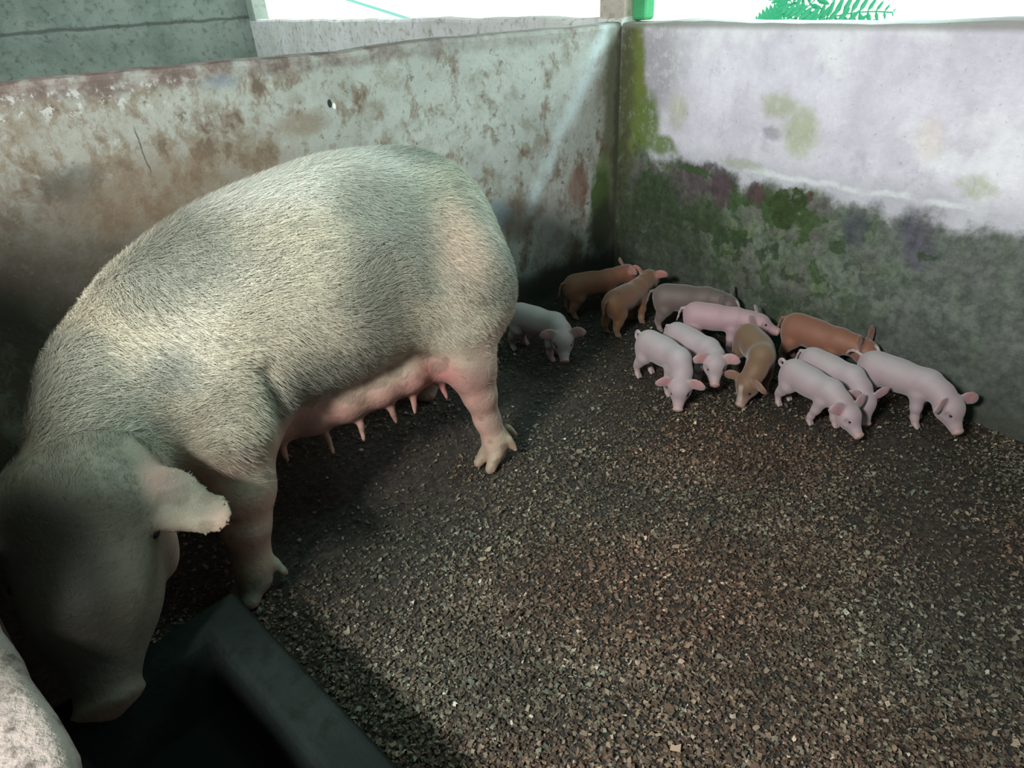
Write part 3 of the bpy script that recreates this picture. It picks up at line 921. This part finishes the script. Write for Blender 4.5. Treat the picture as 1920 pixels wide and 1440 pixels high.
    for c, r in spots:
        put((1-sm(dist(c, r), .6, 1.1))*.85, (.05, .035, .03))
    V = V*scale
    o = mesh_np('piglet', V, F, SKIN_W if pal['base'][0] > .4 else SKIN_B, col=col)
    o.location = (loc[0], loc[1], 0); o.rotation_euler = (0, 0, math.radians(yaw))
    o['label'] = label; o['category'] = 'piglet'
    if group: o['group'] = group
    for sg in (1, -1):
        p, d = s.ray(H+D*.038+U*.010, S*sg+U*.22, far=.08)
        add_eye(o, tuple((p-d*.0022)*scale), .0054*scale, EYE)
    return o

GR = dict(base=(.135, .092, .086), ear=(.27, .17, .16), nose=(.30, .19, .18), top=(.115, .082, .074))
TAN = dict(base=(.165, .085, .045), ear=(.28, .15, .115), nose=(.32, .19, .155), top=(.19, .115, .066))
BR2 = dict(base=(.235, .092, .055), ear=(.34, .16, .12), nose=(.34, .18, .15), top=(.22, .085, .05))
ORG = dict(base=(.185, .078, .034), ear=(.50, .22, .20), nose=(.32, .15, .12), top=(.135, .060, .030))
grp = 'litter of piglets along the walls'
piglet((.395, -.81), 18, 'white piglet standing alone beside the sow\'s hind leg, head turned to the camera', head_yaw=-50, head_drop=.035, head_pitch=42, tail='down', legs=(.0, .01, .01, -.01), group=grp, ear_spread=.3)
piglet((.25, -.37), 72, 'red-brown piglet with hanging tail and pink ears pushing into the wall corner', pal=BROWN, head_yaw=0, head_drop=-.005, head_pitch=20, tail='down', group=grp, ear_up=.3, ear_spread=.3)
piglet((.462, -.36), 99, 'orange-brown piglet with a dark back spot seen from behind', pal=ORG, head_yaw=8, head_drop=-.01, head_pitch=15, tail='down', spots=(((-.10, -.02, .205), .009),), group=grp, ear_spread=.5, ear_up=.4)
piglet((.655, -.187), 38, 'grey-brown piglet with pale face stripe behind the pink piglet', pal=GR, head_yaw=-22, head_drop=.02, head_pitch=30, tail='down', blaze=.8, group=grp)
piglet((.848, -.226), 30, 'pink piglet stretched out low along the mossy wall, snout pointing right', head_yaw=-4, head_drop=.015, head_pitch=8, tail='down', pal=dict(PALE, base=(.42, .26, .29), top=(.42, .27, .295)), scale=.93, group=grp)
piglet((.92, -.607), 0, 'white piglet with curled tail at the front left of the group, snout to the floor', head_yaw=-38, spine_yaw=-14, head_drop=.070, head_pitch=52, tail='curl', legs=(.02, .0, .0, -.01), group=grp, ear_spread=.6, scale=.95)
piglet((.934, -.472), -3, 'white piglet with folded ear between the curly-tailed piglet and the tan one', head_yaw=-42, head_drop=.02, head_pitch=40, tail='down', group=grp, ear_spread=.6, scale=.92)
piglet((1.130, -.334), -26, 'tan-brown piglet bending its head to the floor beside the white piglets', pal=TAN, head_yaw=-36, spine_yaw=-26, head_drop=.075, head_pitch=60, tail='down', blaze=.3, group=grp, ear_spread=.7, scale=.97)
piglet((1.218, -.090), 3, 'reddish-brown piglet with white face blaze walking along the wall', pal=BR2, head_yaw=4, head_drop=.015, head_pitch=22, tail='down', blaze=1., group=grp, ear_up=.7, ear_spread=-.15)
piglet((1.386, -.388), -9, 'white piglet with looped tail nearest the camera, stepping forward', head_yaw=-4, head_drop=.055, head_pitch=32, tail='loop', legs=(.035, -.03, -.02, -.01), group=grp, scale=.88)
piglet((1.380, -.258), -4, 'white piglet squeezed between the looped-tail piglet and the rightmost one', head_yaw=-28, head_drop=.06, head_pitch=50, tail='down', group=grp, scale=.88)
piglet((1.562, -.150), 4, 'rightmost white piglet with one ear sticking out towards the wall', head_yaw=-22, head_drop=.045, head_pitch=42, tail='up', legs=(.0, .02, .03, .0), group=grp, ear_spread=.7, scale=.98)

# ---------------------------------------------------------------- wood shavings on the floor
def shavings():
    rs = np.random.RandomState(11)
    M = 330000
    x = rs.uniform(0.02, 3.6, M); y = rs.uniform(-2.5, -.01, M)
    # density grows towards the open middle of the pen; trodden wet patches stay bare
    f = .5+.5*np.tanh(((x-.55)*.8+(-y-.75)*1.0)*2.6)
    patch = np.sin(x*3.1+1.2)*np.sin(y*3.7+.6)+.6*np.sin(x*7.3+y*5.1)+.4*np.sin(x*13-y*11)
    f *= np.clip(.95+.25*patch, .25, 1)
    for cx, cy, r, a in ((.65, -1.75, .50, .97), (.75, -2.1, .42, .96), (.75, -.75, .42, .78), (.6, -1.1, .4, .7), (1.65, -.28, .35, .75), (1.95, -.62, .22, .6), (1.3, -.3, .3, .6), (.6, -1.2, .4, .5)):
        f *= 1-a*np.exp(-((x-cx)**2+(y-cy)**2)/r**2)
    # nothing under the trough and curb
    u = (x-TO.x)*tu.x+(y-TO.y)*tu.y; v = (x-TO.x)*tv.x+(y-TO.y)*tv.y
    keep = (rs.rand(M) < f) & ~((v < .01) & (u > -.02) & (v > -.37)) & (v > -.33)
    x, y = x[keep], y[keep]; M = len(x)
    L = .0022+.0050*rs.rand(M)**1.8+.004*(rs.rand(M) > .985); W = L*(.3+.6*rs.rand(M))
    th = rs.rand(M)*6.283; ti = rs.randn(M)*.28; tj = rs.randn(M)*.28
    a = np.stack([np.cos(th), np.sin(th), ti], 1); b = np.stack([-np.sin(th), np.cos(th), tj], 1)
    c = np.stack([x, y, .002+.007*rs.rand(M)+np.abs(ti)*L+np.abs(tj)*W], 1)
    a *= L[:, None]; b *= W[:, None]
    cur = np.zeros((M, 3)); cur[:, 2] = L*rs.uniform(-.35, .5, M)
    j = lambda: 1+rs.uniform(-.6, .25, (M, 1))
    Vv = np.stack([c-a*j()-b*j(), c-b*j()+cur, c+a*j()-b*j(), c+a*j()+b*j(), c+b*j()+cur, c-a*j()+b*j()], 1).reshape(-1, 3)
    Vv[:, 2] = np.maximum(Vv[:, 2], .0006)
    i = np.arange(M)[:, None]*6
    F = np.concatenate([i+np.array([0, 1, 4, 5]), i+np.array([1, 2, 3, 4])])
    pal = np.array([(.115, .075, .050), (.17, .115, .078), (.24, .175, .125), (.085, .052, .036), (.33, .26, .19), (.19, .19, .14), (.55, .48, .40)])
    pw = np.array([.24, .22, .16, .20, .07, .09, .02])
    ci = rs.choice(len(pal), M, p=pw)
    sp = np.sin(x*4.1+y*2.3+1)+np.sin(x*9.7-y*6.1)*.7+np.sin(x*2.2-y*8.4+2)*.6
    col = pal[ci]*np.array((.84, .80, .76))*(.5+.75*rs.rand(M, 1)**1.4)
    col = col*(1+np.clip(sp, -1.5, 1.5)[:, None]*np.array((-.10, .04, .06)))*(1+.12*np.sin(x*11+y*7)+.10*np.sin(y*17-x*5))[:, None]
    col = np.repeat(col, 6, 0)
    m, nt, bs = newmat('wood_shaving')
    g = G(nt); nt.links.new(g.attr('Col')['Color'], bs.inputs['Base Color']); bs.inputs['Roughness'].default_value = .7
    o = mesh_np('wood_shavings', Vv, F, m, col=col, smooth=False)
    o['kind'] = 'stuff'
    o['label'] = 'brown and cream wood shavings scattered over the pen floor'
    o['category'] = 'bedding'
shavings()

# ---------------------------------------------------------------- outside: fern-like branch
def branch():
    rs = random.Random(3)
    V, F = [], []
    def leaf(p, d, n, L, W):
        p = Vector(p); d = Vector(d).normalized(); s = d.cross(Vector(n)).normalized()
        b = len(V)
        z = Vector(n)*L*.06
        for t, w_ in ((0, .1), (.35, 1), (.75, .7)):
            V.append(tuple(p+d*L*t-s*W*w_+z*0)); V.append(tuple(p+d*L*t+z)); V.append(tuple(p+d*L*t+s*W*w_))
        V.append(tuple(p+d*L))
        for k in (0, 3):
            F.append((b+k, b+k+3, b+k+4, b+k+1)); F.append((b+k+1, b+k+4, b+k+5, b+k+2))
        F.append((b+6, b+9, b+7)); F.append((b+7, b+9, b+8))
    def frond(p0, d, L, n=12):
        d = Vector(d).normalized()
        sag = Vector((0, 0, -.25))
        for i in range(n):
            t = (i+1)/n
            p = Vector(p0)+d*L*t+sag*L*t*t
            dd = (d+sag*2*t).normalized()
            lat = dd.cross(Vector((.1, -1, .2))).normalized()
            ll = .09*math.sin(math.pi*(.18+.75*t))
            for sgn in (1, -1):
                leaf(p, dd*.5+lat*sgn, (.1, -1, .2), ll, ll*.16)
        # rachis
        b = len(V)
        for i in range(7):
            t = i/6; p = Vector(p0)+d*L*t+sag*L*t*t
            for q in ((0, 0, .003), (0, .003, -.003), (0, -.003, -.003)): V.append(tuple(p+Vector(q)))
        for i in range(6):
            for k in range(3): F.append((b+i*3+k, b+i*3+(k+1) % 3, b+i*3+3+(k+1) % 3, b+i*3+3+k))
    c = Vector((.10, 1.1, 1.13))
    for d, L in (((1, .1, .12), .55), ((.8, .1, .35), .5), ((.7, 0, -.1), .35), ((-.7, .1, .1), .3), ((-.4, 0, .5), .35), ((.2, 0, .8), .4), ((.5, .2, .6), .45), ((-.9, .1, -.2), .25), ((.9, .1, -.12), .3)):
        frond(c+Vector((rs.uniform(-.08, .08), rs.uniform(-.1, .1), rs.uniform(-.05, .05))), d, L)
    m, nt, b = newmat('backlit_leaf')
    b.inputs['Base Color'].default_value = (.03, .42, .20, 1); b.inputs['Roughness'].default_value = .5
    o = link_mesh('leafy_branch', V, F, m, smooth=False)
    o['label'] = 'green feathery leafy branch outside above the back wall'
    o['category'] = 'branch'
branch()

# teal strap stretched outside behind the neighbouring pen
def strap():
    a, b = Vector((-9.0, 2.0, 1.55)), Vector((2.2, 2.0, 0.0))
    n = 24; V, F = [], []
    for i in range(n+1):
        p = a.lerp(b, i/n)
        for q in ((0, 0, .018), (0, .004, 0), (0, 0, -.018), (0, -.004, 0)): V.append(tuple(p+Vector(q)))
    for i in range(n):
        for k in range(4): F.append((i*4+k, i*4+(k+1) % 4, i*4+4+(k+1) % 4, i*4+4+k))
    o = link_mesh('stretched_strap', V, F, simple('teal_webbing', (.25, .62, .55), .7), smooth=False)
    o['label'] = 'thin teal strap slanting outside beyond the neighbouring pen'
    o['category'] = 'strap'
strap()
